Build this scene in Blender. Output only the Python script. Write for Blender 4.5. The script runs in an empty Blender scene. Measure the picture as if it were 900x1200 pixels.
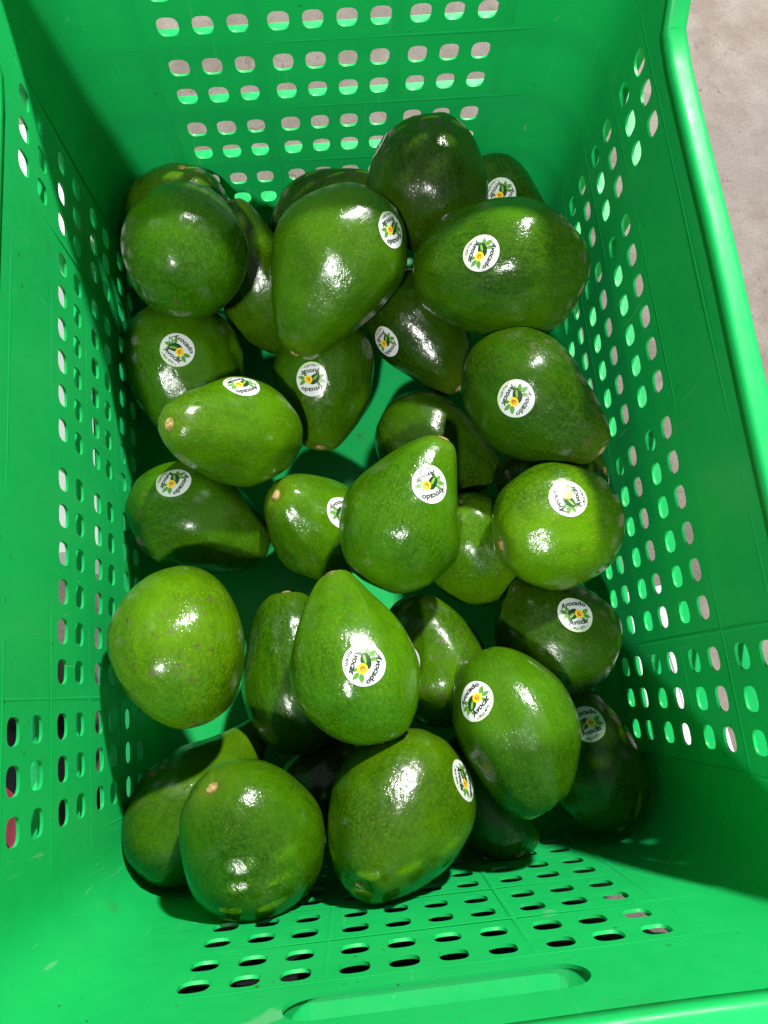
import bpy, bmesh, math, random
from mathutils import Vector, Matrix, noise
from mathutils.bvhtree import BVHTree
random.seed(7)
scene = bpy.context.scene
COL = scene.collection

# ------------------------------------------------------------------ camera
cam_d = bpy.data.cameras.new('camera')
cam = bpy.data.objects.new('camera', cam_d); COL.objects.link(cam)
cam_d.sensor_fit = 'VERTICAL'; cam_d.sensor_height = 36.0
cam_d.lens = 870.02 / 1200 * 36.0
cam_d.clip_start = 0.02; cam_d.clip_end = 60
ROT = Matrix(((0.99445, 0.08984, -0.05471), (-0.10017, 0.96754, -0.23201), (0.03209, 0.2362, 0.97117)))
cam.matrix_world = Matrix.Translation((-0.0185, -0.14023, 0.57634)) @ ROT.to_4x4()
scene.camera = cam

# ------------------------------------------------------------------ world, lamps, exposure
w = bpy.data.worlds.new('World'); scene.world = w; w.use_nodes = True
bg = w.node_tree.nodes['Background']
bg.inputs[0].default_value = (0.86, 0.93, 1.0, 1); bg.inputs[1].default_value = 0.22

def lamp(name, direction, dist, watts, radius, color):
    d = bpy.data.lights.new(name, 'SPOT'); d.energy = watts; d.shadow_soft_size = radius; d.color = color
    d.spot_size = math.radians(70); d.spot_blend = 0.6
    o = bpy.data.objects.new(name, d); COL.objects.link(o)
    v = Vector(direction).normalized()
    o.location = Vector((0, 0, 0.12)) + v * dist
    o.rotation_euler = v.to_track_quat('Z', 'Y').to_euler()
    return o
lamp('ceiling_lamp', (0.44, 0.88, 0.98), 2.5, 470, 0.07, (1.0, 0.97, 0.92))
lamp('ceiling_lamp', (-0.20, -0.58, 1.0), 2.5, 220, 0.07, (1.0, 0.98, 0.95))
scene.view_settings.view_transform = 'Standard'; scene.view_settings.look = 'None'
scene.view_settings.exposure = 0.0; scene.view_settings.gamma = 1.0
scene.render.engine = 'CYCLES'
scene.cycles.max_bounces = 10; scene.cycles.diffuse_bounces = 5; scene.cycles.transmission_bounces = 6
scene.cycles.caustics_reflective = False; scene.cycles.caustics_refractive = False
scene.cycles.sample_clamp_indirect = 4

# ------------------------------------------------------------------ materials
def new_mat(name):
    m = bpy.data.materials.new(name); m.use_nodes = True
    nt = m.node_tree; b = nt.nodes['Principled BSDF']
    return m, nt, b
def N(nt, t, **kw):
    n = nt.nodes.new(t)
    for k, v in kw.items():
        if k.startswith('_'): setattr(n, k[1:], v)
        else: n.inputs[k].default_value = v
    return n
def L(nt, a, b): nt.links.new(a, b)
def ramp(nt, fac, stops):
    r = nt.nodes.new('ShaderNodeValToRGB'); e = r.color_ramp.elements
    while len(e) < len(stops): e.new(0.5)
    for el, (p, c) in zip(e, stops):
        el.position = p; el.color = c if len(c) == 4 else (*c, 1)
    L(nt, fac, r.inputs[0]); return r
def mixc(nt, fac, a, b, mode='MIX'):
    m = nt.nodes.new('ShaderNodeMix'); m.data_type = 'RGBA'; m.blend_type = mode
    for sock, val in ((m.inputs['Factor'], fac), (m.inputs['A'], a), (m.inputs['B'], b)):
        s = sock
        if isinstance(val, (int, float)): s.default_value = val
        elif isinstance(val, tuple): s.default_value = val if len(val) == 4 else (*val, 1)
        else: L(nt, val, s)
    return m.outputs['Result']
# the colour sockets of ShaderNodeMix share names; pick them by type
def mixc(nt, fac, a, b, mode='MIX'):
    m = nt.nodes.new('ShaderNodeMix'); m.data_type = 'RGBA'; m.blend_type = mode; m.clamp_factor = True
    socks = (m.inputs[0], m.inputs[6], m.inputs[7])
    for s, val in zip(socks, (fac, a, b)):
        if isinstance(val, (int, float)): s.default_value = val
        elif isinstance(val, tuple): s.default_value = val if len(val) == 4 else (*val, 1)
        else: L(nt, val, s)
    return m.outputs[2]
def math_n(nt, op, a, b=None):
    m = nt.nodes.new('ShaderNodeMath'); m.operation = op
    for s, v in zip(m.inputs, (a, b)):
        if v is None: continue
        if isinstance(v, (int, float)): s.default_value = v
        else: L(nt, v, s)
    return m.outputs[0]

def plastic(name, col, trans_col, tfac=0.22):
    m, nt, b = new_mat(name)
    tc = N(nt, 'ShaderNodeTexCoord')
    n1 = N(nt, 'ShaderNodeTexNoise', Scale=9.0, Detail=5.0); L(nt, tc.outputs['Object'], n1.inputs['Vector'])
    n2 = N(nt, 'ShaderNodeTexNoise', Scale=90.0, Detail=4.0); L(nt, tc.outputs['Object'], n2.inputs['Vector'])
    mp = N(nt, 'ShaderNodeMapping'); mp.inputs['Scale'].default_value = (260, 260, 14)
    mp.inputs['Rotation'].default_value = (0.5, 0.3, 0.2)
    L(nt, tc.outputs['Object'], mp.inputs['Vector'])
    n3 = N(nt, 'ShaderNodeTexNoise', Scale=1.0, Detail=2.0); L(nt, mp.outputs[0], n3.inputs['Vector'])
    scr = ramp(nt, n3.outputs['Fac'], [(0.68, (0, 0, 0)), (0.76, (1, 1, 1))])
    base = mixc(nt, n1.outputs['Fac'], tuple(c * 0.82 for c in col), tuple(min(1, c * 1.16) for c in col))
    base = mixc(nt, math_n(nt, 'MULTIPLY', scr.outputs[0], 0.30), base, (0.14, 0.60, 0.32))
    # small dark dirt specks and brown smears
    n4 = N(nt, 'ShaderNodeTexNoise', Scale=260.0, Detail=1.0); L(nt, tc.outputs['Object'], n4.inputs['Vector'])
    n5 = N(nt, 'ShaderNodeTexNoise', Scale=26.0, Detail=3.0); L(nt, tc.outputs['Object'], n5.inputs['Vector'])
    sp = ramp(nt, n4.outputs['Fac'], [(0.735, (0, 0, 0)), (0.76, (1, 1, 1))])
    ar = ramp(nt, n5.outputs['Fac'], [(0.50, (0, 0, 0)), (0.62, (1, 1, 1))])
    speck = math_n(nt, 'MULTIPLY', sp.outputs[0], ar.outputs[0])
    base = mixc(nt, math_n(nt, 'MULTIPLY', speck, 0.75), base, (0.03, 0.05, 0.015))
    n6 = N(nt, 'ShaderNodeTexNoise', Scale=15.0, Detail=8.0, Roughness=0.7); L(nt, tc.outputs['Object'], n6.inputs['Vector'])
    dr = ramp(nt, n6.outputs['Fac'], [(0.62, (0, 0, 0)), (0.75, (1, 1, 1))])
    base = mixc(nt, math_n(nt, 'MULTIPLY', dr.outputs[0], 0.42), base, (0.07, 0.13, 0.04))
    v2 = N(nt, 'ShaderNodeMapping'); v2.inputs['Scale'].default_value = (30, 300, 30); v2.inputs['Rotation'].default_value = (0.9, 0.2, 0.8); L(nt, tc.outputs['Object'], v2.inputs['Vector'])
    n7 = N(nt, 'ShaderNodeTexNoise', Scale=1.0, Detail=3.0); L(nt, v2.outputs[0], n7.inputs['Vector'])
    sc2 = ramp(nt, n7.outputs['Fac'], [(0.70, (0, 0, 0)), (0.73, (1, 1, 1))])
    base = mixc(nt, math_n(nt, 'MULTIPLY', sc2.outputs[0], 0.35), base, (0.30, 0.62, 0.40))
    L(nt, base, b.inputs['Base Color'])
    rr = ramp(nt, n2.outputs['Fac'], [(0.3, (0.34,) * 3), (0.7, (0.52,) * 3)])
    L(nt, rr.outputs[0], b.inputs['Roughness'])
    b.inputs['Specular IOR Level'].default_value = 0.42
    bp = N(nt, 'ShaderNodeBump', Strength=0.12, Distance=0.0006)
    hs = math_n(nt, 'ADD', n2.outputs['Fac'], math_n(nt, 'MULTIPLY', n1.outputs['Fac'], 3.0))
    hs = math_n(nt, 'SUBTRACT', hs, math_n(nt, 'MULTIPLY', scr.outputs[0], 0.3))
    L(nt, hs, bp.inputs['Height']); L(nt, bp.outputs[0], b.inputs['Normal'])
    tr = N(nt, 'ShaderNodeBsdfTranslucent'); tr.inputs[0].default_value = (*trans_col, 1)
    mx = N(nt, 'ShaderNodeMixShader'); mx.inputs[0].default_value = tfac
    L(nt, b.outputs[0], mx.inputs[1]); L(nt, tr.outputs[0], mx.inputs[2])
    L(nt, mx.outputs[0], nt.nodes['Material Output'].inputs['Surface'])
    return m
M_CRATE = plastic('green_crate_plastic', (0.010, 0.54, 0.125), (0.03, 0.85, 0.24), 0.15)
M_RIB = plastic('green_crate_plastic_lit_rib', (0.010, 0.60, 0.17), (0.06, 0.9, 0.32), 0.30)  # same crate plastic, coloured paler so the ribs look brightly lit

def concrete():
    m, nt, b = new_mat('concrete')
    tc = N(nt, 'ShaderNodeTexCoord')
    def nz(s, d=6.0, r=0.6):
        n = N(nt, 'ShaderNodeTexNoise', Scale=s, Detail=d, Roughness=r); L(nt, tc.outputs['Object'], n.inputs['Vector']); return n.outputs['Fac']
    a = nz(7.0); f = nz(160.0, 4.0); p = nz(60.0, 8.0, 0.75)
    base = mixc(nt, ramp(nt, a, [(0.3, (0, 0, 0)), (0.7, (1, 1, 1))]).outputs[0], (0.19, 0.148, 0.125), (0.245, 0.208, 0.182))
    base = mixc(nt, math_n(nt, 'MULTIPLY', ramp(nt, p, [(0.42, (1, 1, 1)), (0.58, (0, 0, 0))]).outputs[0], 0.35), base, (0.13, 0.105, 0.09))
    g = nz(420.0, 3.0, 0.8); m2 = nz(28.0, 5.0, 0.65); lg = nz(2.6, 3.0)
    base = mixc(nt, math_n(nt, 'MULTIPLY', ramp(nt, m2, [(0.40, (0, 0, 0)), (0.66, (1, 1, 1))]).outputs[0], 0.6), base, (0.30, 0.27, 0.25))
    base = mixc(nt, math_n(nt, 'MULTIPLY', ramp(nt, lg, [(0.45, (0, 0, 0)), (0.60, (1, 1, 1))]).outputs[0], 0.35), base, (0.17, 0.155, 0.15))
    base = mixc(nt, math_n(nt, 'MULTIPLY', ramp(nt, g, [(0.42, (1, 1, 1)), (0.60, (0, 0, 0))]).outputs[0], 0.35), base, (0.11, 0.09, 0.075))
    base = mixc(nt, math_n(nt, 'MULTIPLY', ramp(nt, f, [(0.655, (0, 0, 0)), (0.69, (1, 1, 1))]).outputs[0], 0.8), base, (0.07, 0.07, 0.065))
    # hair cracks
    wv = N(nt, 'ShaderNodeTexNoise', Scale=14.0, Detail=4.0); L(nt, tc.outputs['Object'], wv.inputs['Vector'])
    add = N(nt, 'ShaderNodeVectorMath', _operation='MULTIPLY_ADD')
    add.inputs[1].default_value = (0.12, 0.12, 0.12)
    L(nt, wv.outputs['Color'], add.inputs[0]); L(nt, tc.outputs['Object'], add.inputs[2])
    vo = N(nt, 'ShaderNodeTexVoronoi', Scale=16.0, _feature='DISTANCE_TO_EDGE'); L(nt, add.outputs[0], vo.inputs['Vector'])
    cr = ramp(nt, vo.outputs['Distance'], [(0.0, (1, 1, 1)), (0.02, (0, 0, 0))])
    gate = ramp(nt, nz(22.0, 3.0), [(0.5, (0, 0, 0)), (0.6, (1, 1, 1))])
    crk = math_n(nt, 'MULTIPLY', cr.outputs[0], gate.outputs[0])
    base = mixc(nt, math_n(nt, 'MULTIPLY', crk, 0.8), base, (0.12, 0.10, 0.09))
    L(nt, base, b.inputs['Base Color']); b.inputs['Roughness'].default_value = 0.78
    bp = N(nt, 'ShaderNodeBump', Strength=0.4, Distance=0.001)
    L(nt, math_n(nt, 'SUBTRACT', p, crk), bp.inputs['Height']); L(nt, bp.outputs[0], b.inputs['Normal'])
    return m
M_CONC = concrete()

def skin():
    m, nt, b = new_mat('avocado_skin')
    tc = N(nt, 'ShaderNodeTexCoord'); oi = N(nt, 'ShaderNodeObjectInfo')
    off = N(nt, 'ShaderNodeVectorMath', _operation='MULTIPLY_ADD'); off.inputs[1].default_value = (7.3, 3.1, 5.7)
    comb = N(nt, 'ShaderNodeCombineXYZ')
    for k in range(3): L(nt, oi.outputs['Random'], comb.inputs[k])
    L(nt, comb.outputs[0], off.inputs[0]); L(nt, tc.outputs['Object'], off.inputs[2])
    V = off.outputs[0]
    def nz(s, d=3.0, r=0.5, vec=None):
        n = N(nt, 'ShaderNodeTexNoise', Scale=s, Detail=d, Roughness=r); L(nt, vec or V, n.inputs['Vector']); return n.outputs['Fac']
    big = ramp(nt, nz(17.0, 3.0, 0.55), [(0.34, (0, 0, 0)), (0.66, (1, 1, 1))]).outputs[0]
    base = mixc(nt, big, (0.008, 0.042, 0.0006), (0.049, 0.148, 0.0010))
    mid = ramp(nt, nz(85.0, 4.0, 0.65), [(0.36, (0, 0, 0)), (0.64, (1, 1, 1))]).outputs[0]
    base = mixc(nt, math_n(nt, 'MULTIPLY', mid, 0.45), base, (0.020, 0.062, 0.0008))
    # stripes running stem to tip
    mp = N(nt, 'ShaderNodeMapping'); mp.inputs['Scale'].default_value = (14, 420, 420)
    L(nt, V, mp.inputs['Vector'])
    st = ramp(nt, nz(1.0, 3.0, 0.6, mp.outputs[0]), [(0.38, (0, 0, 0)), (0.66, (1, 1, 1))]).outputs[0]
    base = mixc(nt, math_n(nt, 'MULTIPLY', st, 0.28), base, (0.078, 0.175, 0.003))
    # fine mottling and lenticels
    fm = ramp(nt, nz(520.0, 3.0, 0.7), [(0.42, (0, 0, 0)), (0.62, (1, 1, 1))]).outputs[0]
    base = mixc(nt, math_n(nt, 'MULTIPLY', fm, 0.42), base, (0.060, 0.155, 0.002))
    vo = N(nt, 'ShaderNodeTexVoronoi', Scale=520.0, Randomness=1.0); L(nt, V, vo.inputs['Vector'])
    dots = ramp(nt, vo.outputs['Distance'], [(0.12, (1, 1, 1)), (0.30, (0, 0, 0))]).outputs[0]
    dg = ramp(nt, nz(38.0, 3.0, 0.6), [(0.40, (0, 0, 0)), (0.62, (1, 1, 1))]).outputs[0]
    base = mixc(nt, math_n(nt, 'MULTIPLY', math_n(nt, 'MULTIPLY', dots, 0.36), math_n(nt, 'ADD', math_n(nt, 'MULTIPLY', dg, 0.8), 0.2)), base, (0.22, 0.30, 0.02))
    # tint of the individual fruit, with shade put into the darkest ones
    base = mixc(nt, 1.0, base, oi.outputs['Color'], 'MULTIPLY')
    # waxy scuffs and brown russet scars
    sc = ramp(nt, nz(46.0, 9.0, 0.72), [(0.655, (0, 0, 0)), (0.70, (1, 1, 1))]).outputs[0]
    area = ramp(nt, nz(13.0, 1.0), [(0.54, (0, 0, 0)), (0.60, (1, 1, 1))]).outputs[0]
    ru = N(nt, 'ShaderNodeAttribute', _attribute_type='OBJECT', _attribute_name='russet')
    nzs = math_n(nt, 'ADD', nz(170.0, 7.0, 0.75), math_n(nt, 'MULTIPLY', ru.outputs['Fac'], 0.10))
    sc2 = ramp(nt, nzs, [(0.655, (0, 0, 0)), (0.69, (1, 1, 1))]).outputs[0]
    area2 = ramp(nt, math_n(nt, 'ADD', nz(19.0, 1.0), math_n(nt, 'MULTIPLY', ru.outputs['Fac'], 0.10)), [(0.58, (0, 0, 0)), (0.64, (1, 1, 1))]).outputs[0]
    scar = math_n(nt, 'MAXIMUM', math_n(nt, 'MULTIPLY', sc, area), math_n(nt, 'MULTIPLY', sc2, area2))
    base = mixc(nt, math_n(nt, 'MULTIPLY', scar, 0.8), base, (0.060, 0.040, 0.008))
    at = N(nt, 'ShaderNodeAttribute', _attribute_name='stem_near')
    base = mixc(nt, math_n(nt, 'MULTIPLY', at.outputs['Fac'], 0.55), base, (0.13, 0.22, 0.01))
    L(nt, base, b.inputs['Base Color'])
    rg = nz(30.0, 5.0, 0.6)
    rr = ramp(nt, rg, [(0.36, (0.15,) * 3), (0.60, (0.24,) * 3), (0.72, (0.42,) * 3)]).outputs[0]
    r2 = mixc(nt, scar, rr, (0.6, 0.6, 0.6)); L(nt, r2, b.inputs['Roughness'])
    b.inputs['Specular IOR Level'].default_value = 0.5
    b.inputs['Coat Weight'].default_value = 0.0
    b.inputs['Subsurface Weight'].default_value = 0.0
    mp2 = N(nt, 'ShaderNodeMapping'); mp2.inputs['Scale'].default_value = (110, 260, 260); L(nt, V, mp2.inputs['Vector'])
    cr = nz(1.0, 4.0, 0.65, mp2.outputs[0])
    crk = ramp(nt, nz(24.0, 2.0), [(0.38, (0.22,) * 3), (0.60, (1, 1, 1))]).outputs[0]
    h = math_n(nt, 'ADD', math_n(nt, 'MULTIPLY', math_n(nt, 'MULTIPLY', cr, crk), 1.0), math_n(nt, 'MULTIPLY', nz(60.0, 2.0), 1.9))
    h = math_n(nt, 'ADD', h, math_n(nt, 'MULTIPLY', dots, 0.10))
    bp = N(nt, 'ShaderNodeBump', Strength=0.34, Distance=0.0014)
    L(nt, h, bp.inputs['Height']); L(nt, bp.outputs[0], b.inputs['Normal'])
    return m
M_SKIN = skin()
def flat_mat(name, col, rough=0.5, spec=0.5, grain=0.0, gscale=400):
    m, nt, b = new_mat(name)
    tc = N(nt, 'ShaderNodeTexCoord')
    n = N(nt, 'ShaderNodeTexNoise', Scale=float(gscale), Detail=3.0); L(nt, tc.outputs['Object'], n.inputs['Vector'])
    L(nt, mixc(nt, n.outputs['Fac'], tuple(c * (1 - grain) for c in col), tuple(min(1, c * (1 + grain)) for c in col)), b.inputs['Base Color'])
    b.inputs['Roughness'].default_value = rough; b.inputs['Specular IOR Level'].default_value = spec
    return m
M_SCAR = flat_mat('stem_scar_cork', (0.50, 0.27, 0.09), 0.8, 0.2, 0.35, 500)
def cork():
    m, nt, b = new_mat('stem_scar_cork')
    tc = N(nt, 'ShaderNodeTexCoord')
    n = N(nt, 'ShaderNodeTexNoise', Scale=420.0, Detail=5.0, Roughness=0.7); L(nt, tc.outputs['Object'], n.inputs['Vector'])
    ln = N(nt, 'ShaderNodeVectorMath', _operation='LENGTH'); L(nt, tc.outputs['Object'], ln.inputs[0])
    rim_ = ramp(nt, math_n(nt, 'MULTIPLY', ln.outputs['Value'], 235.0), [(0.55, (0, 0, 0)), (0.85, (1, 1, 1))]).outputs[0]
    c = ramp(nt, n.outputs['Fac'], [(0.36, (0.16, 0.07, 0.02)), (0.5, (0.50, 0.33, 0.12)), (0.66, (0.66, 0.50, 0.24))]).outputs[0]
    L(nt, mixc(nt, math_n(nt, 'MULTIPLY', rim_, 0.8), c, (0.17, 0.14, 0.03)), b.inputs['Base Color']); b.inputs['Roughness'].default_value = 0.8
    bp = N(nt, 'ShaderNodeBump', Strength=0.6, Distance=0.001); L(nt, n.outputs['Fac'], bp.inputs['Height']); L(nt, bp.outputs[0], b.inputs['Normal'])
    return m
M_SCAR = cork()
M_NUB = flat_mat('blossom_tip_brown', (0.10, 0.06, 0.02), 0.8, 0.2, 0.4, 700)
S_WHITE = flat_mat('sticker_white', (0.70, 0.71, 0.72), 0.35, 0.5, 0.02)
S_RIM = flat_mat('sticker_pale_green', (0.62, 0.72, 0.42), 0.35, 0.5, 0.02)
S_INK = flat_mat('sticker_dark_green_ink', (0.006, 0.022, 0.006), 0.35, 0.4, 0.02)
S_LEAF = flat_mat('sticker_leaf_green', (0.10, 0.27, 0.03), 0.35, 0.4, 0.3, 900)
S_DARK = flat_mat('sticker_avocado_dark', (0.015, 0.055, 0.012), 0.35, 0.4, 0.2, 900)
S_LIGHT = flat_mat('sticker_avocado_light', (0.20, 0.40, 0.06), 0.35, 0.4, 0.2, 900)
S_YEL = flat_mat('sticker_yellow', (0.90, 0.62, 0.02), 0.35, 0.4, 0.05)
S_ORG = flat_mat('sticker_pit_orange', (0.62, 0.16, 0.02), 0.35, 0.4, 0.1)
S_HI = flat_mat('sticker_pit_light', (0.95, 0.50, 0.15), 0.35, 0.4, 0.05)
M_CARD = flat_mat('white_board', (0.80, 0.80, 0.82), 0.6, 0.3, 0.03, 60)
M_BLACK = flat_mat('black_fabric', (0.012, 0.012, 0.016), 0.8, 0.2, 0.6, 1500)
M_PINK = flat_mat('pink_fabric', (0.36, 0.05, 0.09), 0.8, 0.2, 0.8, 70)

def tag(o, label=None, cat=None, group=None, kind=None):
    for k, v in (('label', label), ('category', cat), ('group', group), ('kind', kind)):
        if v: o[k] = v
    return o
def link_mesh(name, me, mats, parent=None, smooth=False):
    o = bpy.data.objects.new(name, me); COL.objects.link(o)
    for m in (mats if isinstance(mats, (list, tuple)) else [mats]): me.materials.append(m)
    if smooth: me.polygons.foreach_set('use_smooth', [True] * len(me.polygons))
    if parent: o.parent = parent
    return o
def mesh_from(name, V, F):
    me = bpy.data.meshes.new(name); me.from_pydata([tuple(v) for v in V], [], F); me.update(); return me

# ------------------------------------------------------------------ ground
me = mesh_from('concrete_floor', [(-20, -20, 0), (20, -20, 0), (20, 20, 0), (-20, 20, 0)], [(0, 1, 2, 3)])
tag(link_mesh('concrete_floor', me, M_CONC), kind='structure')

# ------------------------------------------------------------------ crate
FZ, RC, RF, TH = 0.025, 0.034, 0.024, 0.0015
W0, L0, DW, DL = 0.16351, 0.245, 0.01277, 0.01083
ZT, ZP, ZD = 0.24052, 0.05148, 0.02242
SY, G1, GM, SX, GX = 0.02019, 0.00652, 0.00785, 0.0203, 0.00362
RIM_SIDE, RIM_END = 0.266, 0.311
rows = [ZT - (r // 2) * ZP - (r % 2) * ZD for r in range(8)]
ycols = []
for c in range(18):
    k = c - 8.5; s = 1 if k > 0 else -1
    ycols.append(k * SY + s * GM / 2 + (s * G1 if abs(k) > 6 else 0))
xcols = []
for c in range(10):
    k = c - 4.5; s = 1 if k > 0 else -1
    xcols.append(k * SX + (s * GX if abs(k) > 2 else 0))
zb = FZ + RF
zbreaks = [zb]
zrow = {}
for k in range(3, -1, -1):
    up, lo = rows[2 * k], rows[2 * k + 1]
    zbreaks += [lo - ZD / 2, lo + ZD / 2, up + ZD / 2]
    zrow[len(zbreaks) - 3] = 2 * k + 1; zrow[len(zbreaks) - 2] = 2 * k   # band index (from zbreaks[i] to [i+1])
ZTOP = zbreaks[-1]
def rim_h(x, y, wall):
    if wall in 'RL':
        t = min(1, max(0, (abs(y) - 0.166) / 0.040)); t = t * t * (3 - 2 * t)
        return RIM_SIDE + (0.302 - RIM_SIDE) * t
    if wall == 'C': return 0.302 + 0.0
    t = min(1, max(0, (0.135 - abs(x)) / 0.03)); t = t * t * (3 - 2 * t)
    return 0.302 + (RIM_END - 0.302) * t
def cell_breaks(cols, pitch, ext, extra=()):
    b = []
    for i, c in enumerate(cols):
        for e in (c - pitch / 2, c + pitch / 2):
            if not b or abs(e - b[-1]) > 1e-6: b.append(e)
    b = [-ext] + b + [ext]
    for e in extra: b.append(e); 
    b = sorted(b)
    out = [b[0]]
    for e in b[1:]:
        if e - out[-1] > 1e-5: out.append(e)
    return out
yb = cell_breaks(ycols, SY, L0 - RC, (-0.206, -0.199, 0.199, 0.206))
xb = cell_breaks(xcols, SX, W0 - RC, (-0.12, 0.12))
# perimeter stations: (wall, base x, base y, outward normal) counter clockwise from right wall near end
st = []
for y in yb: st.append(('R', W0, y, (1, 0)))
def arc(cx, cy, a0):
    for k in range(1, 8):
        a = a0 + math.pi / 2 * k / 8
        st.append(('C', cx + RC * math.cos(a), cy + RC * math.sin(a), (math.cos(a), math.sin(a))))
arc(W0 - RC, L0 - RC, 0)
for x in reversed(xb): st.append(('F', x, L0, (0, 1)))
arc(-W0 + RC, L0 - RC, math.pi / 2)
for y in reversed(yb): st.append(('L', -W0, y, (-1, 0)))
arc(-W0 + RC, -L0 + RC, math.pi)
for x in xb: st.append(('N', x, -L0, (0, -1)))
arc(W0 - RC, -L0 + RC, 1.5 * math.pi)
NS = len(st)
def P3(s, z, inset=0.0, out=0.0):
    wall, x, y, n = s
    fx = abs(n[0]) ** 0.5 if wall == 'C' else abs(n[0]); fy = abs(n[1]) ** 0.5 if wall == 'C' else abs(n[1])
    sx = (1 if n[0] > 0 else -1); sy = (1 if n[1] > 0 else -1)
    X = x + (sx * DW * z if abs(n[0]) > 1e-6 else DW * z * x / W0) - (inset - out) * n[0]
    Y = y + (sy * DL * z if abs(n[1]) > 1e-6 else DL * z * y / L0) - (inset - out) * n[1]
    return Vector((X, Y, z))
def P3(s, z, inset=0.0, out=0.0):          # draft as a gentle scaling of the outline
    wall, x, y, n = s
    X = x * (1 + DW * z / W0) - (inset - out) * n[0]
    Y = y * (1 + DL * z / L0) - (inset - out) * n[1]
    if wall in 'RL': Y = y - (inset - out) * n[1]
    if wall in 'FN': X = x - (inset - out) * n[0]
    wv = 0.0011 * noise.noise(Vector((X * 11, Y * 11, z * 9))) * min(1, max(0, (z - 0.03) / 0.05))
    X += wv * n[0]; Y += wv * n[1]
    return Vector((X, Y, z))
bm = bmesh.new()
FR = [0.0, 0.10, 0.655, 1.0]                # bands above the top hole row
grid = []
def zof(s, i):
    if i < len(zbreaks): return zbreaks[i]
    H = rim_h(s[1], s[2], s[0]); return ZTOP + FR[i - len(zbreaks) + 1] * (H - ZTOP)
NZ = len(zbreaks) + 3
for s in st: grid.append([bm.verts.new(P3(s, zof(s, i))) for i in range(NZ)])
HW = 0.0063
def hole_outline(a, b, zmid, half_u, half_z, p, n=20):
    pts = []
    for k in range(n):
        t = 2 * math.pi * (k + 0.5) / n
        c, s_ = math.cos(t), math.sin(t)
        pts.append((half_u * math.copysign(abs(c) ** (2 / p), c), half_z * math.copysign(abs(s_) ** (2 / p), s_)))
    return pts
def wall_of(i):
    a, b = st[i][0], st[(i + 1) % NS][0]
    return a if a == b else 'C'
def has_hole(i, band):
    w_ = wall_of(i)
    if w_ == 'C' or band not in zrow: return False
    a, b = st[i], st[(i + 1) % NS]
    if w_ in 'RL':
        m, wd, cols = (a[2] + b[2]) / 2, abs(a[2] - b[2]), ycols
        if abs(wd - SY) > 1e-4: return False
        for c, y in enumerate(cols):
            if abs(y - m) < 1e-4: return not (zrow[band] < 2 and 3 <= c <= 14)
        return False
    m, wd = (a[1] + b[1]) / 2, abs(a[1] - b[1])
    if abs(wd - SX) > 1e-4: return False
    return any(abs(x - m) < 1e-4 for x in xcols)
slot = {}
for i in range(NS):
    j = (i + 1) % NS
    for k in range(NZ - 1):
        w_ = wall_of(i)
        if w_ in 'FN' and k == NZ - 3 and abs((st[i][1] + st[j][1]) / 2) < 0.0641:
            slot.setdefault(w_, []).append(i); continue
        q = [grid[i][k], grid[j][k], grid[j][k + 1], grid[i][k + 1]]
        if not has_hole(i, k):
            bm.faces.new(q); continue
        c = sum((v.co for v in q), Vector()) / 4
        U = (q[1].co - q[0].co).normalized(); Z = (q[3].co - q[0].co).normalized()
        jit = random.uniform(-0.0002, 0.0002)
        hv = [bm.verts.new(c + U * a + Z * b) for a, b in hole_outline(0, 0, 0, HW + jit, HW * 0.98 + jit, 2.9)]
        n = len(hv); per = n // 4
        # corner order by angle: q[2](+,+) q[3](-,+) q[0](-,-) q[1](+,-)
        cor = [q[2], q[3], q[0], q[1]]
        for g in range(4):
            ids = [(g * per + t) % n for t in range(per)]
            for t in range(per - 1): bm.faces.new((cor[g], hv[ids[t + 1]], hv[ids[t]]))
            nx = (g * per + per) % n
            bm.faces.new((cor[g], cor[(g + 1) % 4], hv[nx], hv[ids[-1]]))
# handle slots in the two end walls
SLOT_PTS = {}
for w_, idx in slot.items():
    k = NZ - 3
    lo = [grid[i][k] for i in idx] + [grid[(idx[-1] + 1) % NS][k]]
    hi = [grid[i][k + 1] for i in idx] + [grid[(idx[-1] + 1) % NS][k + 1]]
    c = (lo[0].co + lo[-1].co + hi[0].co + hi[-1].co) / 4
    zlo = max(v.co.z for v in lo); zhi = min(hi[0].co.z, hi[-1].co.z); cz = (zlo + zhi) / 2
    U = (lo[-1].co - lo[0].co).normalized()
    hh = 0.0118; half = 0.0565; pts = []
    nn = 12
    for t in range(nn + 1):
        a = -math.pi / 2 + math.pi * t / nn; pts.append((half - hh + hh * math.cos(a), hh * math.sin(a)))
    for t in range(nn + 1):
        a = math.pi / 2 + math.pi * t / nn; pts.append((-half + hh + hh * math.cos(a), hh * math.sin(a)))
    hv = [bm.verts.new(Vector((c.x + U.x * a, c.y, cz + b))) for a, b in pts]
    SLOT_PTS[w_] = (c.copy(), cz, U.copy(), half, hh)
    m_ = len(lo) // 2
    # right half: vertices from bottom mid to top mid around +U side
    r_h = [hv[t] for t in range(0, nn + 1)]
    l_h = [hv[t] for t in range(nn + 1, 2 * nn + 2)]
    bm.faces.new(lo[m_:] + hi[m_:][::-1] + r_h[::-1])
    bm.faces.new(hi[:m_ + 1][::-1] + lo[:m_ + 1] + l_h[::-1])
    bm.faces.new([lo[m_], r_h[0], l_h[-1]]); bm.faces.new([hi[m_], l_h[0], r_h[-1]])
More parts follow.
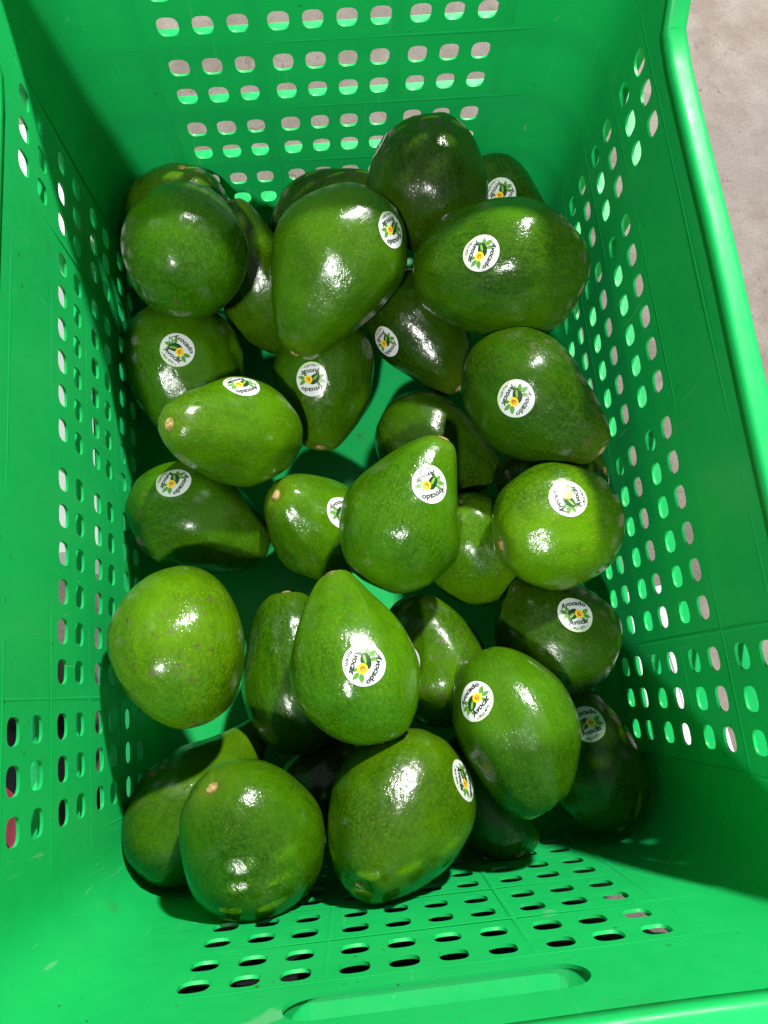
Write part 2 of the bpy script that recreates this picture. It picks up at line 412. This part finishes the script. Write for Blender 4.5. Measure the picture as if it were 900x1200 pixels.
# fillet and floor
prev = [g[0] for g in grid]
for t in range(1, 9):
    a = math.pi / 2 * t / 8
    ins = RF * (1 - math.cos(a)); z = zb - RF * math.sin(a)
    cur = [bm.verts.new(P3(s, z, ins)) for s in st]
    for i in range(NS):
        j = (i + 1) % NS
        bm.faces.new((cur[i], cur[j], prev[j], prev[i]))
    prev = cur
bm.faces.new(list(reversed(prev)))
bm.normal_update()
bmesh.ops.recalc_face_normals(bm, faces=bm.faces[:])
me = bpy.data.meshes.new('crate_shell'); bm.to_mesh(me); bm.free()
crate = bpy.data.objects.new('produce_crate', None); COL.objects.link(crate); crate.location = (0, 0, 0)
tag(crate, 'bright green perforated plastic crate holding the avocados on the concrete floor', 'crate')
shell = link_mesh('shell', me, M_CRATE, crate, smooth=True)
# find which way the normals point, so that the thickness goes outward
fc = me.polygons[0]
ctr = Vector((0, 0, 0.15)); outward = (fc.center - ctr).dot(fc.normal) > 0
so = shell.modifiers.new('thickness', 'SOLIDIFY'); so.thickness = TH; so.offset = 1.0 if outward else -1.0
so.use_even_offset = False
es = shell.modifiers.new('sharp_edges', 'EDGE_SPLIT'); es.split_angle = math.radians(32)
me.set_sharp_from_angle(angle=math.radians(35)) if hasattr(me, 'set_sharp_from_angle') else None

def outline(z, out, pts=None):
    return [P3(s, z, 0, out) for s in st]
def ring_profile(name, prof, mat, parent=crate, hfun=None, smooth=False, near_cap=1.0):
    V, F = [], []; n = len(prof)
    for s in st:
        H = rim_h(s[1], s[2], s[0]) if hfun is None else hfun
        for o_, dz in prof: V.append(P3(s, H + dz, 0, min(o_, near_cap) if s[0] == 'N' else o_))
    for i in range(NS):
        j = (i + 1) % NS
        for k in range(n):
            l = (k + 1) % n
            F.append((i * n + k, j * n + k, j * n + l, i * n + l))
    return link_mesh(name, mesh_from(name, V, F), mat, parent, smooth)
rim = ring_profile('rim', [(-0.0004, -0.004), (-0.0004, 0.0008), (0.0002, 0.0024), (0.0014, 0.0033), (0.0026, 0.0035), (0.0080, 0.0035), (0.0094, 0.0033), (0.0108, 0.0024), (0.0114, 0.0006), (0.0114, -0.003), (0.0114, -0.022),
                           (0.0090, -0.022), (0.0090, -0.001), (0.0035, -0.0015), (0.0018, -0.004)], M_CRATE, smooth=True)
# outside stiffening ribs: rings between the pairs of hole rows
for k, (zr, o_) in enumerate(((rows[1] - 0.0135, 0.0125), (rows[3] - 0.0135, 0.0125), (rows[5] - 0.0135, 0.0125), (rows[7] - 0.0135, 0.0150))):
    ring_profile('outer_rib', [(0.0016, -0.0012), (0.0016, 0.0012), (o_, 0.0008), (o_, -0.0008)], M_RIB, hfun=zr, near_cap=0.0022)
ring_profile('base_skirt', [(-0.020, 0.0), (-0.020, 0.0215), (-0.016, 0.0215), (-0.016, 0.0)], M_CRATE, hfun=0.0005)
# vertical outside ribs
def upright(wall, u):
    V, F = [], []
    hw = 0.0009
    zs = [0.046, 0.12, 0.19, 0.246]
    for z in zs:
        for o_ in (0.0016, 0.0112):
            for d in (-hw, hw):
                n = {'R': (1, 0), 'L': (-1, 0), 'F': (0, 1), 'N': (0, -1)}[wall]
                s = (wall, n[0] * W0 if n[0] else u + d, n[1] * L0 if n[1] else u + d, n)
                V.append(P3(s, z, 0, o_))
    for i in range(len(zs) - 1):
        a, b = i * 4, i * 4 + 4
        for p, q in ((0, 1), (1, 3), (3, 2), (2, 0)): F.append((a + p, a + q, b + q, b + p))
    F.append((0, 1, 3, 2)); F.append((len(V) - 4, len(V) - 3, len(V) - 1, len(V) - 2))
    link_mesh('upright_rib', mesh_from('upright_rib', V, F), M_RIB, crate)
ylines = [(ycols[i] + ycols[i + 1]) / 2 for i in (2, 8, 14)] + [ycols[0] - 0.016, ycols[-1] + 0.016]
xlines = [(xcols[i] + xcols[i + 1]) / 2 for i in (2, 6)] + [xcols[0] - 0.016, xcols[-1] + 0.016]
for wl in 'RL':
    for u in ylines: upright(wl, u)
for wl in 'FN':
    for u in xlines: upright(wl, u)
# faint moulding lines on the inner faces, opposite the ribs
V, F = [], []
def ridge(a, b, n, wdir, h=0.00012, hw=0.0012):
    k = len(V)
    for p in (a, b):
        V.extend([p - wdir * hw + n * -0.0001, p + n * h, p + wdir * hw + n * -0.0001])
    F.extend([(k, k + 1, k + 4, k + 3), (k + 1, k + 2, k + 5, k + 4)])
def wp(wall, u, z):
    n = {'R': (1, 0), 'L': (-1, 0), 'F': (0, 1), 'N': (0, -1)}[wall]
    return P3((wall, n[0] * W0 if n[0] else u, n[1] * L0 if n[1] else u, n), z)
for wl, ls, e in (('R', ylines, 0.205), ('L', ylines, 0.205), ('F', xlines, 0.128), ('N', xlines, 0.128)):
    nn_ = {'R': Vector((-1, 0, 0)), 'L': Vector((1, 0, 0)), 'F': Vector((0, -1, 0)), 'N': Vector((0, 1, 0))}[wl]
    ud = Vector((0, 1, 0)) if wl in 'RL' else Vector((1, 0, 0))
    for u in ls: ridge(wp(wl, u, 0.052), wp(wl, u, 0.258), nn_, ud)
    for k in range(4):
        z = rows[2 * k + 1] - 0.0145 if k < 3 else 0.050
        ridge(wp(wl, -e, z), wp(wl, e, z), nn_, Vector((0, 0, 1)))
    ridge(wp(wl, -e, 0.2515), wp(wl, e, 0.2515), nn_, Vector((0, 0, 1)))
link_mesh('moulding_line', mesh_from('moulding_line', V, F), M_CRATE, crate)
# grip pocket behind each handle slot
for w_, (c, cz, U, half, hh) in SLOT_PTS.items():
    d = 1 if w_ == 'F' else -1
    V, F = [], []
    yy = c.y + d * (TH + 0.0002); y2 = c.y + d * 0.0125
    for (y_, g, dz) in ((yy, 0.0012, 0), (y2, 0.0012, -0.0042), (y2, 0.0030, -0.0042), (yy, 0.0030, 0)):
        for t in range(13):
            a = -math.pi / 2 + math.pi * t / 12; V.append((half - hh + (hh + g) * math.cos(a), y_, cz + dz + (hh + g) * math.sin(a)))
        for t in range(13):
            a = math.pi / 2 + math.pi * t / 12; V.append((-half + hh + (hh + g) * math.cos(a), y_, cz + dz + (hh + g) * math.sin(a)))
    for r_ in range(4):
        for t in range(26):
            F.append((r_ * 26 + t, r_ * 26 + (t + 1) % 26, ((r_ + 1) % 4) * 26 + (t + 1) % 26, ((r_ + 1) % 4) * 26 + t))
    link_mesh('handle_sleeve', mesh_from('handle_sleeve', V, F), M_CRATE, crate)

# ------------------------------------------------------------------ sticker artwork (flat print, wrapped on each fruit)
SR = 0.0115
def text_polys(body, size, shear=0.25, bold=0.0):
    cu = bpy.data.curves.new('t', 'FONT'); cu.body = body; cu.size = size; cu.shear = shear; cu.offset = bold
    cu.align_x = 'CENTER'; cu.align_y = 'CENTER'; cu.resolution_u = 2
    o = bpy.data.objects.new('t', cu); COL.objects.link(o)
    dg = bpy.context.evaluated_depsgraph_get(); m = bpy.data.meshes.new_from_object(o.evaluated_get(dg))
    V = [(v.co.x, v.co.y) for v in m.vertices]; F = [tuple(p.vertices) for p in m.polygons]
    bpy.data.objects.remove(o); bpy.data.curves.remove(cu); bpy.data.meshes.remove(m)
    return V, F
art_v, art_f, art_m = [], [], []
art_mats = [S_WHITE, S_RIM, S_INK, S_LEAF, S_DARK, S_LIGHT, S_YEL, S_ORG, S_HI]
def art(V, F, mi, h):
    k = len(art_v)
    for x, y in V: art_v.append((x * SR, y * SR, h))
    for f in F: art_f.append(tuple(k + i for i in f)); art_m.append(mi)
def disc(r, cx=0, cy=0, sx=1, sy=1, rot=0, rings=4, seg=40):
    V = [(cx, cy)]; F = []
    for i in range(1, rings + 1):
        for j in range(seg):
            a = 2 * math.pi * j / seg; x, y = r * i / rings * math.cos(a) * sx, r * i / rings * math.sin(a) * sy
            V.append((cx + x * math.cos(rot) - y * math.sin(rot), cy + x * math.sin(rot) + y * math.cos(rot)))
    for j in range(seg): F.append((0, 1 + j, 1 + (j + 1) % seg))
    for i in range(rings - 1):
        for j in range(seg):
            a, b = 1 + i * seg, 1 + (i + 1) * seg
            F.append((a + j, b + j, b + (j + 1) % seg, a + (j + 1) % seg))
    return V, F
def leaf(cx, cy, ln, wd, rot):
    ln *= 1.1; wd *= 1.15
    top = [(ln * t / 8, wd * math.sin(math.pi * (t / 8) ** 0.8) * 0.5) for t in range(9)]
    bot = [(x, -y) for x, y in top[1:-1]]
    V = [(cx + x * math.cos(rot) - y * math.sin(rot), cy + x * math.sin(rot) + y * math.cos(rot)) for x, y in top + bot]
    F = []
    for t in range(8):
        a, b = t, t + 1
        c = 8 + t + 1 if t + 1 < 8 else None; d = 8 + t if t > 0 else None
        f = [a, b] if c is None else [a, b, c]
        if t > 0: f.append(d)
        if len(f) > 2: F.append(tuple(f))
    return V, F
art(*disc(1.0, rings=14, seg=56), 0, 0.0)
ringV, ringF = [], []
for j in range(33):
    a = math.radians(195 + 150 * j / 32)
    wdt = 0.10 * math.sin(math.pi * j / 32) + 0.01
    ringV += [(0.985 * math.cos(a), 0.985 * math.sin(a)), ((0.985 - wdt) * math.cos(a), (0.985 - wdt) * math.sin(a))]
for j in range(32): ringF.append((2 * j, 2 * j + 2, 2 * j + 3, 2 * j + 1))
art(ringV, ringF, 1, 0.00004)
for cx, cy, ln, wd, rot in ((-0.42, 0.10, 0.42, 0.22, 2.7), (-0.40, 0.0, 0.40, 0.20, 3.5), (-0.3, 0.18, 0.36, 0.18, 2.1), (0.42, 0.0, 0.42, 0.22, 0.5), (0.42, -0.1, 0.42, 0.20, -0.35), (0.30, -0.2, 0.3, 0.16, -1.0), (-0.35, -0.12, 0.3, 0.16, 4.1)):
    art(*leaf(cx, cy, ln, wd, rot), 3, 0.00005 + 0.00001 * (rot % 2))
art(*disc(0.34, -0.17, 0.02, 1.12, 0.74, 0.6, 3, 24), 4, 0.00008)
art(*disc(0.16, -0.24, -0.06, 1.35, 0.42, 0.6, 2, 16), 5, 0.00011)
art(*disc(0.245, 0.20, -0.01, 1.0, 1.0, 0, 3, 24), 6, 0.00014)
art(*disc(0.125, 0.20, -0.01, 1.0, 1.0, 0, 2, 18), 7, 0.00017)
art(*disc(0.05, 0.235, 0.02, 1.0, 1.0, 0, 1, 10), 8, 0.00020)
def arc_text(body, size, base_y, curve, h=0.00027, bold=0.012, shear=0.3):
    V, F = text_polys(body, size, shear, bold)
    out = [(x, y + base_y - curve * x * x) for x, y in V]
    art(out, F, 2, h)
arc_text('Avocado', 0.40, 0.62, 0.34, bold=0.010)
arc_text('Avocat', 0.40, -0.45, -0.10, bold=0.010)
arc_text('~ PLU 4771 ~', 0.19, -0.80, -0.34, bold=0.005, shear=0.0)

# ------------------------------------------------------------------ avocados
AVOCADO_DATA = [
 (1, [-0.1054, 0.1484, 0.1432], [0.082, 0.947, -0.312], 0.0929, 0.079, 0.05, []),
 (2, [-0.1231, 0.2035, 0.083], [0.278, 0.586, 0.761], 0.1003, 0.0816, 0.0, []),
 (3, [-0.0626, 0.1631, 0.0804], [-0.227, 0.556, 0.8], 0.1204, 0.0651, 0.2, []),
 (4, [-0.0107, 0.1242, 0.1432], [-0.521, -0.813, -0.26], 0.1172, 0.0842, 0.21, [([0.027, 0.1333, 0.1747], [0.441, -0.764, -0.471])]),
 (5, [-0.0099, 0.2121, 0.0716], [0.779, 0.132, 0.613], 0.1024, 0.0717, 0.12, []),
 (6, [0.0633, 0.2008, 0.1246], [-0.057, 0.88, 0.472], 0.0918, 0.0874, 0.12, [([0.0308, 0.2216, 0.1377], [-0.726, 0.569, 0.388])]),
 (7, [0.1252, 0.2038, 0.0778], [0.387, -0.876, -0.288], 0.0927, 0.0686, 0.0, [([0.1173, 0.201, 0.1119], [0.811, -0.559, -0.173])]),
 (8, [0.0966, 0.1193, 0.1393], [-0.98, 0.177, -0.093], 0.1163, 0.0919, 0.09, [([0.078, 0.1107, 0.1791], [0.896, -0.441, -0.061])]),
 (9, [0.0485, 0.1113, 0.0742], [0.487, -0.873, -0.024], 0.1058, 0.0718, 0.2, [([0.0207, 0.0985, 0.092], [0.771, -0.593, -0.23])]),
 (10, [-0.023, 0.0792, 0.076], [-0.157, -0.98, -0.121], 0.1027, 0.0722, 0.12, [([-0.0297, 0.0681, 0.1084], [0.095, -0.909, -0.407])]),
 (11, [-0.1185, 0.0903, 0.0767], [0.221, -0.96, -0.17], 0.1162, 0.0823, 0.18, [([-0.1184, 0.0924, 0.1187], [0.723, 0.667, 0.181])]),
 (12, [-0.0827, 0.0259, 0.13], [-0.602, -0.123, 0.789], 0.1047, 0.0693, 0.2, [([-0.0735, 0.0505, 0.1489], [0.18, -0.889, -0.42])]),
 (13, [-0.1149, -0.0175, 0.078], [0.873, -0.406, -0.269], 0.1018, 0.0722, 0.14, [([-0.1249, 0.0022, 0.1132], [0.799, -0.499, -0.337])]),
 (14, [-0.036, -0.0247, 0.08], [-0.589, 0.341, 0.733], 0.0877, 0.0702, 0.15, [([-0.0168, -0.0247, 0.1069], [-0.34, 0.914, 0.224])]),
 (15, [0.023, -0.037, 0.142], [0.475, 0.816, 0.329], 0.1015, 0.0762, 0.28, [([0.0314, -0.03, 0.1727], [0.339, -0.918, -0.209])]),
 (16, [0.0536, 0.0249, 0.0679], [0.813, -0.577, -0.075], 0.0958, 0.0711, 0.15, []),
 (17, [0.113, 0.028, 0.1357], [0.615, -0.77, 0.173], 0.108, 0.0775, 0.23, [([0.0907, 0.0206, 0.1656], [0.843, -0.538, 0.013])]),
 (18, [0.1119, -0.0526, 0.134], [-0.943, -0.262, 0.205], 0.0841, 0.0745, 0.05, [([0.1117, -0.0433, 0.1697], [-0.924, -0.18, -0.339])]),
 (19, [0.0688, -0.0533, 0.0774], [-0.301, 0.739, 0.603], 0.0823, 0.0718, 0.05, []),
 (20, [0.1129, -0.1139, 0.0928], [-0.819, 0.574, 0.008], 0.0821, 0.0747, 0.05, [([0.1178, -0.1061, 0.1288], [-0.02, 0.997, 0.07])]),
 (21, [-0.1185, -0.1035, 0.132], [-0.136, 0.969, -0.207], 0.0912, 0.0789, 0.03, []),
 (22, [-0.0585, -0.1216, 0.0823], [-0.042, 0.999, 0.018], 0.1057, 0.0697, 0.1, []),
 (23, [-0.0184, -0.1174, 0.15], [-0.196, 0.979, -0.052], 0.1036, 0.071, 0.25, [([-0.0151, -0.1267, 0.186], [0.909, -0.418, -0.007])]),
 (24, [0.0315, -0.1237, 0.0836], [-0.26, 0.947, 0.188], 0.0902, 0.0676, 0.12, [([0.011, -0.1252, 0.1088], [0.993, -0.101, 0.059])]),
 (25, [0.0666, -0.1686, 0.1369], [0.256, -0.947, 0.192], 0.0984, 0.0673, 0.05, [([0.0427, -0.1504, 0.1585], [-0.714, 0.69, -0.121])]),
 (26, [0.1285, -0.1952, 0.0773], [-0.172, 0.983, -0.067], 0.0934, 0.0646, 0.12, [([0.1203, -0.1734, 0.1011], [-0.199, 0.972, -0.126])]),
 (27, [-0.1191, -0.1895, 0.0809], [0.65, 0.683, -0.334], 0.1201, 0.0754, 0.36, []),
 (28, [-0.0833, -0.2064, 0.139], [-0.411, 0.668, 0.621], 0.0843, 0.0804, 0.12, []),
 (29, [-0.002, -0.2091, 0.1359], [-0.514, -0.533, 0.672], 0.1046, 0.0814, 0.15, [([0.0353, -0.1917, 0.1503], [0.99, 0.085, 0.115])]),
 (30, [0.0554, -0.211, 0.0827], [0.349, -0.827, 0.442], 0.0837, 0.0586, 0.1, []),
 (31, [-0.0415, -0.1914, 0.0545], [0.912, 0.403, -0.072], 0.0819, 0.0585, 0.1, []),
 (33, [0.1287, -0.0107, 0.0828], [0.874, -0.043, 0.485], 0.0783, 0.0603, 0.05, []),
]
LABELS = {
 1: 'round stickerless avocado in the far left corner, on top of the stickered one',
 2: 'avocado half hidden behind the round one in the far left corner',
 3: 'narrow stickerless avocado squeezed between the far left round one and the big pear shaped one',
 4: 'big pear shaped avocado near the far wall, sticker edge-on at its upper right',
 5: 'dark avocado behind the big pear shaped one, against the far wall',
 6: 'dark glossy avocado heaped highest at the far wall in front of its holes',
 7: 'dark avocado with a shaded sticker in the far right corner',
 8: 'largest oval avocado, lying crosswise at the right, brown nub at its right end',
 9: 'dark avocado shaded under the largest oval one, sticker at its left edge',
 10: 'avocado with upside down sticker, directly below the big pear shaped one near the far wall',
 11: 'stickered avocado at the left wall, under the round stickerless corner one',
 12: 'avocado lying sideways, tan stem scar at its left, sticker on its upper edge',
 13: 'ridged avocado at the left wall, tilted sticker at its upper left',
 14: 'avocado with tan stem scar at left, half covered by the middle pear shaped one',
 15: 'pear shaped avocado in the middle of the crate, narrow end up right',
 16: 'dark stickerless avocado under the middle pear shaped one, beside bare crate floor',
 17: 'dark pear shaped avocado at the right wall, tan stem scar at its lower right',
 18: 'bright round avocado at the right wall with a sideways sticker near its top',
 19: 'bright stickerless avocado wedged between the middle pear shaped one and the bright round one',
 20: 'dark avocado with an upright sticker at the right wall, below the bright round one',
 21: 'big round yellowish green stickerless avocado at the left wall',
 22: 'long shaded stickerless avocado left of the large front centre pear shaped one',
 23: 'large bright pear shaped avocado at the front centre, sticker low on its belly',
 24: 'avocado right of the large front centre pear shaped one, almost no sticker showing',
 25: 'smooth oval avocado at the front right, sticker at its upper left',
 26: 'dark avocado in the near right corner, shaded sticker behind the smooth oval one',
 27: 'pear shaped avocado in the near left corner, neck up right under the big round one',
 28: 'plump stickerless avocado nearest the front left, orange stem scar at its upper left',
 29: 'plump avocado nearest the front wall, stem scar toward the viewer, sticker on right edge',
 30: 'dark avocado mostly hidden under the smooth oval one at the front wall',
 31: 'small dark patch of avocado deep between the two plump front ones',
 33: 'hidden avocado, a sliver showing beneath the dark pear shaped one',
}
TINT = {1: (.85, 1.05, .8), 2: (.9, .9, .7), 3: (1.0, 1.0, .9), 4: (.95, 1.0, .8), 5: (.55, .5, .7), 6: (.50, .48, .5), 7: (.7, .8, .8), 8: (.85, .95, .8),  # darkest fruit carry their missing lamp light as a darker tint
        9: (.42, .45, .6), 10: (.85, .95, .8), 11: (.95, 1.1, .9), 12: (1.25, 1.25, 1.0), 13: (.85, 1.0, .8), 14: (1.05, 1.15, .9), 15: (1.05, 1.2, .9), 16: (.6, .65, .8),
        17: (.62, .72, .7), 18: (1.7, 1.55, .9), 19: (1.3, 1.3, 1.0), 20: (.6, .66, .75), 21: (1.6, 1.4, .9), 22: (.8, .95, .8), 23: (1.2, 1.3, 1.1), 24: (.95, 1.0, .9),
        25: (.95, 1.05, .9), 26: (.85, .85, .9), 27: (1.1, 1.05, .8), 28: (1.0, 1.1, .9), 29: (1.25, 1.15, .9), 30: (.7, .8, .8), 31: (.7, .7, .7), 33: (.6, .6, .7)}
RUSSET = {21: 0.75, 17: 0.95, 24: 0.8, 23: 0.45, 2: 0.7, 16: 0.7}
NU, NV = 76, 56
def fruit_shape(Ln, Wd, p, seed):
    xs, rs = [], []
    for i in range(NU + 1):
        a = math.pi * i / NU
        x = -math.cos(a); t = min(1, max(0, (x + 0.35) / 1.3)); r = max(0.0, math.sin(a)) ** 0.90 * (1 - 1.75 * p * t * t * (3 - 2 * t))
        xs.append(x); rs.append(r)
    rm = max(rs); V, F = [], []
    bend = random.choice((-1, 1)) * random.uniform(0.004, 0.012) * 1.0; ovx = random.uniform(0.97, 1.03)
    sv = Vector((seed * 3.17, seed * 1.3, seed * 2.1))
    near = []
    dimple = 0.0034
    for i in range(1, NU):
        x, r = xs[i] * Ln / 2, rs[i] / rm * Wd / 2
        # shallow hollow around the stem end
        e = math.exp(-((r / 0.0085) ** 2)) if xs[i] > 0 else 0
        x -= dimple * e * 1.0
        if xs[i] < 0: x += 0.0008 * math.exp(-((r / 0.006) ** 2))
        for j in range(NV):
            b = 2 * math.pi * j / NV
            v = Vector((x, r * math.cos(b) * ovx, r * math.sin(b) / ovx))
            v.z += bend * (1 - (2 * x / Ln) ** 2) * 0.5
            d = v.normalized()
            n = noise.noise(v * 24 + sv) * 0.0036 + noise.noise(v * 60 + sv * 2) * 0.0007
            rad = max(0.25, math.sin(math.acos(max(-1, min(1, xs[i])))))
            n += 0.0011 * noise.noise(Vector((math.cos(b) * 3.2, math.sin(b) * 3.2, x * 8)) + sv) * rad
            V.append(v + d * n); near.append(max(0, math.exp(-((r / 0.012) ** 2))) if xs[i] > 0 else 0)
    for i in range(NU - 2):
        for j in range(NV):
            k = (j + 1) % NV
            F.append((i * NV + j, i * NV + k, (i + 1) * NV + k, (i + 1) * NV + j))
    c0 = len(V); V.append(sum(V[0:NV], Vector()) / NV); near.append(0)
    c1 = len(V); V.append(sum(V[(NU - 2) * NV:(NU - 1) * NV], Vector()) / NV); near.append(1)
    for j in range(NV):
        k = (j + 1) % NV
        F.append((c0, k, j)); F.append((c1, (NU - 2) * NV + j, (NU - 2) * NV + k))
    return V, F, near, V[c0], V[c1]
def lump_disc(r, h, seed, seg=14):
    V = [(h, 0, 0)]; F = []
    for q, (rr, hh) in enumerate(((0.45, 0.85), (0.8, 0.55), (1.0, -0.25))):
        for j in range(seg):
            a = 2 * math.pi * j / seg
            k = 1 + 0.16 * noise.noise(Vector((math.cos(a) * 1.5, math.sin(a) * 1.5, seed)))
            V.append((h * hh * (1 + 0.3 * noise.noise(Vector((math.cos(a) * 2, math.sin(a) * 2, seed + q)))), r * rr * k * math.cos(a), r * rr * k * math.sin(a) * 0.9))
    for j in range(seg): F.append((0, 1 + j, 1 + (j + 1) % seg))
    for q in range(2):
        for j in range(seg):
            a, b = 1 + q * seg, 1 + (q + 1) * seg
            F.append((a + j, b + j, b + (j + 1) % seg, a + (j + 1) % seg))
    return V, F
for (i, c, ax, Ln, Wd, p, sts) in AVOCADO_DATA:
    X = Vector(ax).normalized(); Y = Vector((0, 0, 1)).cross(X).normalized(); Zv = X.cross(Y)
    spin = Matrix.Rotation(random.uniform(0, 6.28), 3, 'X')
    R3 = Matrix((X, Y, Zv)).transposed() @ spin
    MW = Matrix.Translation(c) @ R3.to_4x4()
    V, F, near, tip0, tip1 = fruit_shape(Ln, Wd, p, i)
    me = mesh_from('avocado', V, F)
    at = me.attributes.new('stem_near', 'FLOAT', 'POINT'); at.data.foreach_set('value', near)
    o = link_mesh('avocado', me, M_SKIN, smooth=True); o.matrix_world = MW; o.color = (*TINT[i], 1); o['russet'] = RUSSET.get(i, random.uniform(0, 0.35))
    tag(o, LABELS[i], 'avocado', 'avocados heaped in the green crate')
    V2, F2 = lump_disc(random.uniform(0.0036, 0.0045), 0.0011, i)
    s = link_mesh('stem_scar', mesh_from('stem_scar', V2, F2), M_SCAR, o, True); s.location = tip1 + Vector((0.0003, 0, 0))
    V2, F2 = lump_disc(0.0016 if i != 8 else 0.0028, 0.0007 if i != 8 else 0.0016, i + 50, 10)
    s = link_mesh('blossom_tip', mesh_from('blossom_tip', [(-a, b_, c_) for a, b_, c_ in V2], [f[::-1] for f in F2]), M_NUB, o, True); s.location = tip0
    if sts:
        bvh = BVHTree.FromPolygons(V, F)
        inv = MW.inverted(); r_inv = R3.inverted()
        for (pt, up) in sts:
            loc, nor, _, _ = bvh.find_nearest(inv @ Vector(pt))
            if nor.dot(loc) < 0: nor = -nor
            # average normal over the sticker footprint
            u = (r_inv @ Vector(up)); u = (u - nor * u.dot(nor)).normalized(); r_ = u.cross(nor).normalized()
            VV = []
            for x, y, h in art_v:
                q = loc + r_ * x + u * y
                # wrap: go along the normal first, then keep the arc length
                l2, n2, _, _ = bvh.find_nearest(q)
                if n2.dot(l2) < 0: n2 = -n2
                hit = bvh.ray_cast(q + nor * 0.02, -nor)
                if hit[0] is not None and (hit[0] - q).length < 0.009:
                    l2 = l2.lerp(hit[0], 0.0)
                wr = noise.noise(Vector((x * 120, y * 120, i * 7.7))); VV.append(l2 + n2 * (0.00030 + h + 0.00014 * wr))
            m2 = mesh_from('sticker', VV, art_f)
            so_ = link_mesh('sticker', m2, art_mats, o, True)
            m2.polygons.foreach_set('material_index', art_m)

# ------------------------------------------------------------------ things outside the crate, seen through the holes
def box_thing(name, x0, x1, y0, y1, z1, rot, label, cat, mat):
    """an open-topped carton with walls of real thickness and folded flaps"""
    root = bpy.data.objects.new(name, None); COL.objects.link(root)
    cx, cy = (x0 + x1) / 2, (y0 + y1) / 2; a, b = (x1 - x0) / 2, (y1 - y0) / 2
    root.location = (cx, cy, 0); root.rotation_euler = (0, 0, rot); tag(root, label, cat)
    def slab(nm, lx, hx, ly, hy, lz, hz):
        bm = bmesh.new(); bmesh.ops.create_cube(bm, size=1)
        for v in bm.verts: v.co = Vector(((lx + hx) / 2 + v.co.x * (hx - lx), (ly + hy) / 2 + v.co.y * (hy - ly), (lz + hz) / 2 + v.co.z * (hz - lz)))
        bmesh.ops.bevel(bm, geom=bm.edges[:], offset=0.0008, segments=1)
        m = bpy.data.meshes.new(nm); bm.to_mesh(m); bm.free(); link_mesh(nm, m, mat, root)
    t = 0.004
    slab('side_panel', -a, -a + t, -b, b, 0.001, z1); slab('side_panel', a - t, a, -b, b, 0.001, z1)
    slab('end_panel', -a + t, a - t, -b, -b + t, 0.001, z1); slab('end_panel', -a + t, a - t, b - t, b, 0.001, z1)
    slab('lid', -a, -0.0006, -b, b, z1, z1 + t); slab('lid', 0.0006, a, -b, b, z1, z1 + t)
    return root
box_thing('carton', -0.47, -0.186, -0.035, 0.30, 0.085, 0.03, 'closed white carton on the floor beyond the left wall, seen through its holes', 'box', M_CARD)
box_thing('carton', 0.192, 0.245, -0.33, -0.085, 0.022, 0.10, 'flat white carton on the floor beyond the right wall, seen through the nearest holes', 'box', M_CARD)
# soft cloth stand-ins by the near left corner and outside the near wall
def cloth_form(name, cx, cy, rx, ry, rz, seed, mats, stripe):
    V, F, mi = [], [], []
    nu, nv = 48, 20
    for i in range(nv + 1):
        t = math.pi * i / nv
        for j in range(nu):
            a = 2 * math.pi * j / nu
            v = Vector((math.sin(t) * math.cos(a), math.sin(t) * math.sin(a), math.cos(t)))
            v = Vector([math.copysign(abs(k) ** 0.6, k) for k in v])
            d = 1 + 0.14 * noise.noise(v * 2.2 + Vector((seed, 0, 0))) + 0.07 * noise.noise(v * 6 + Vector((seed, 0, 0)))
            V.append((v.x * rx * d, v.y * ry * d, max(-rz, v.z * rz * d)))
    for i in range(nv):
        for j in range(nu):
            F.append((i * nu + j, (i + 1) * nu + j, (i + 1) * nu + (j + 1) % nu, i * nu + (j + 1) % nu))
            mi.append(1 if stripe(j, i) else 0)
    me = mesh_from(name, V, F); o = link_mesh(name, me, mats, smooth=True); me.polygons.foreach_set('material_index', mi)
    o.location = (cx, cy, rz + 0.001); return o
tag(cloth_form('cloth_stand_in', -0.30, -0.27, 0.105, 0.15, 0.045, 3.0, [M_BLACK, M_PINK], lambda j, i: 10 < j % 24 < 17 or i % 7 == 3),  # rounded form standing in for clothing glimpsed at this corner
    'black cloth with pink bands, stand-in for clothing, on the floor outside the near left corner', 'cloth_form')
tag(cloth_form('cloth_stand_in', 0.0, -0.380, 0.20, 0.105, 0.152, 9.0, [M_BLACK, M_PINK], lambda j, i: False),  # added tall against the wall to block lamp light through the near holes
    'added black cloth bulk that blocks lamp light outside the near wall with the handle slot', 'cloth_form')
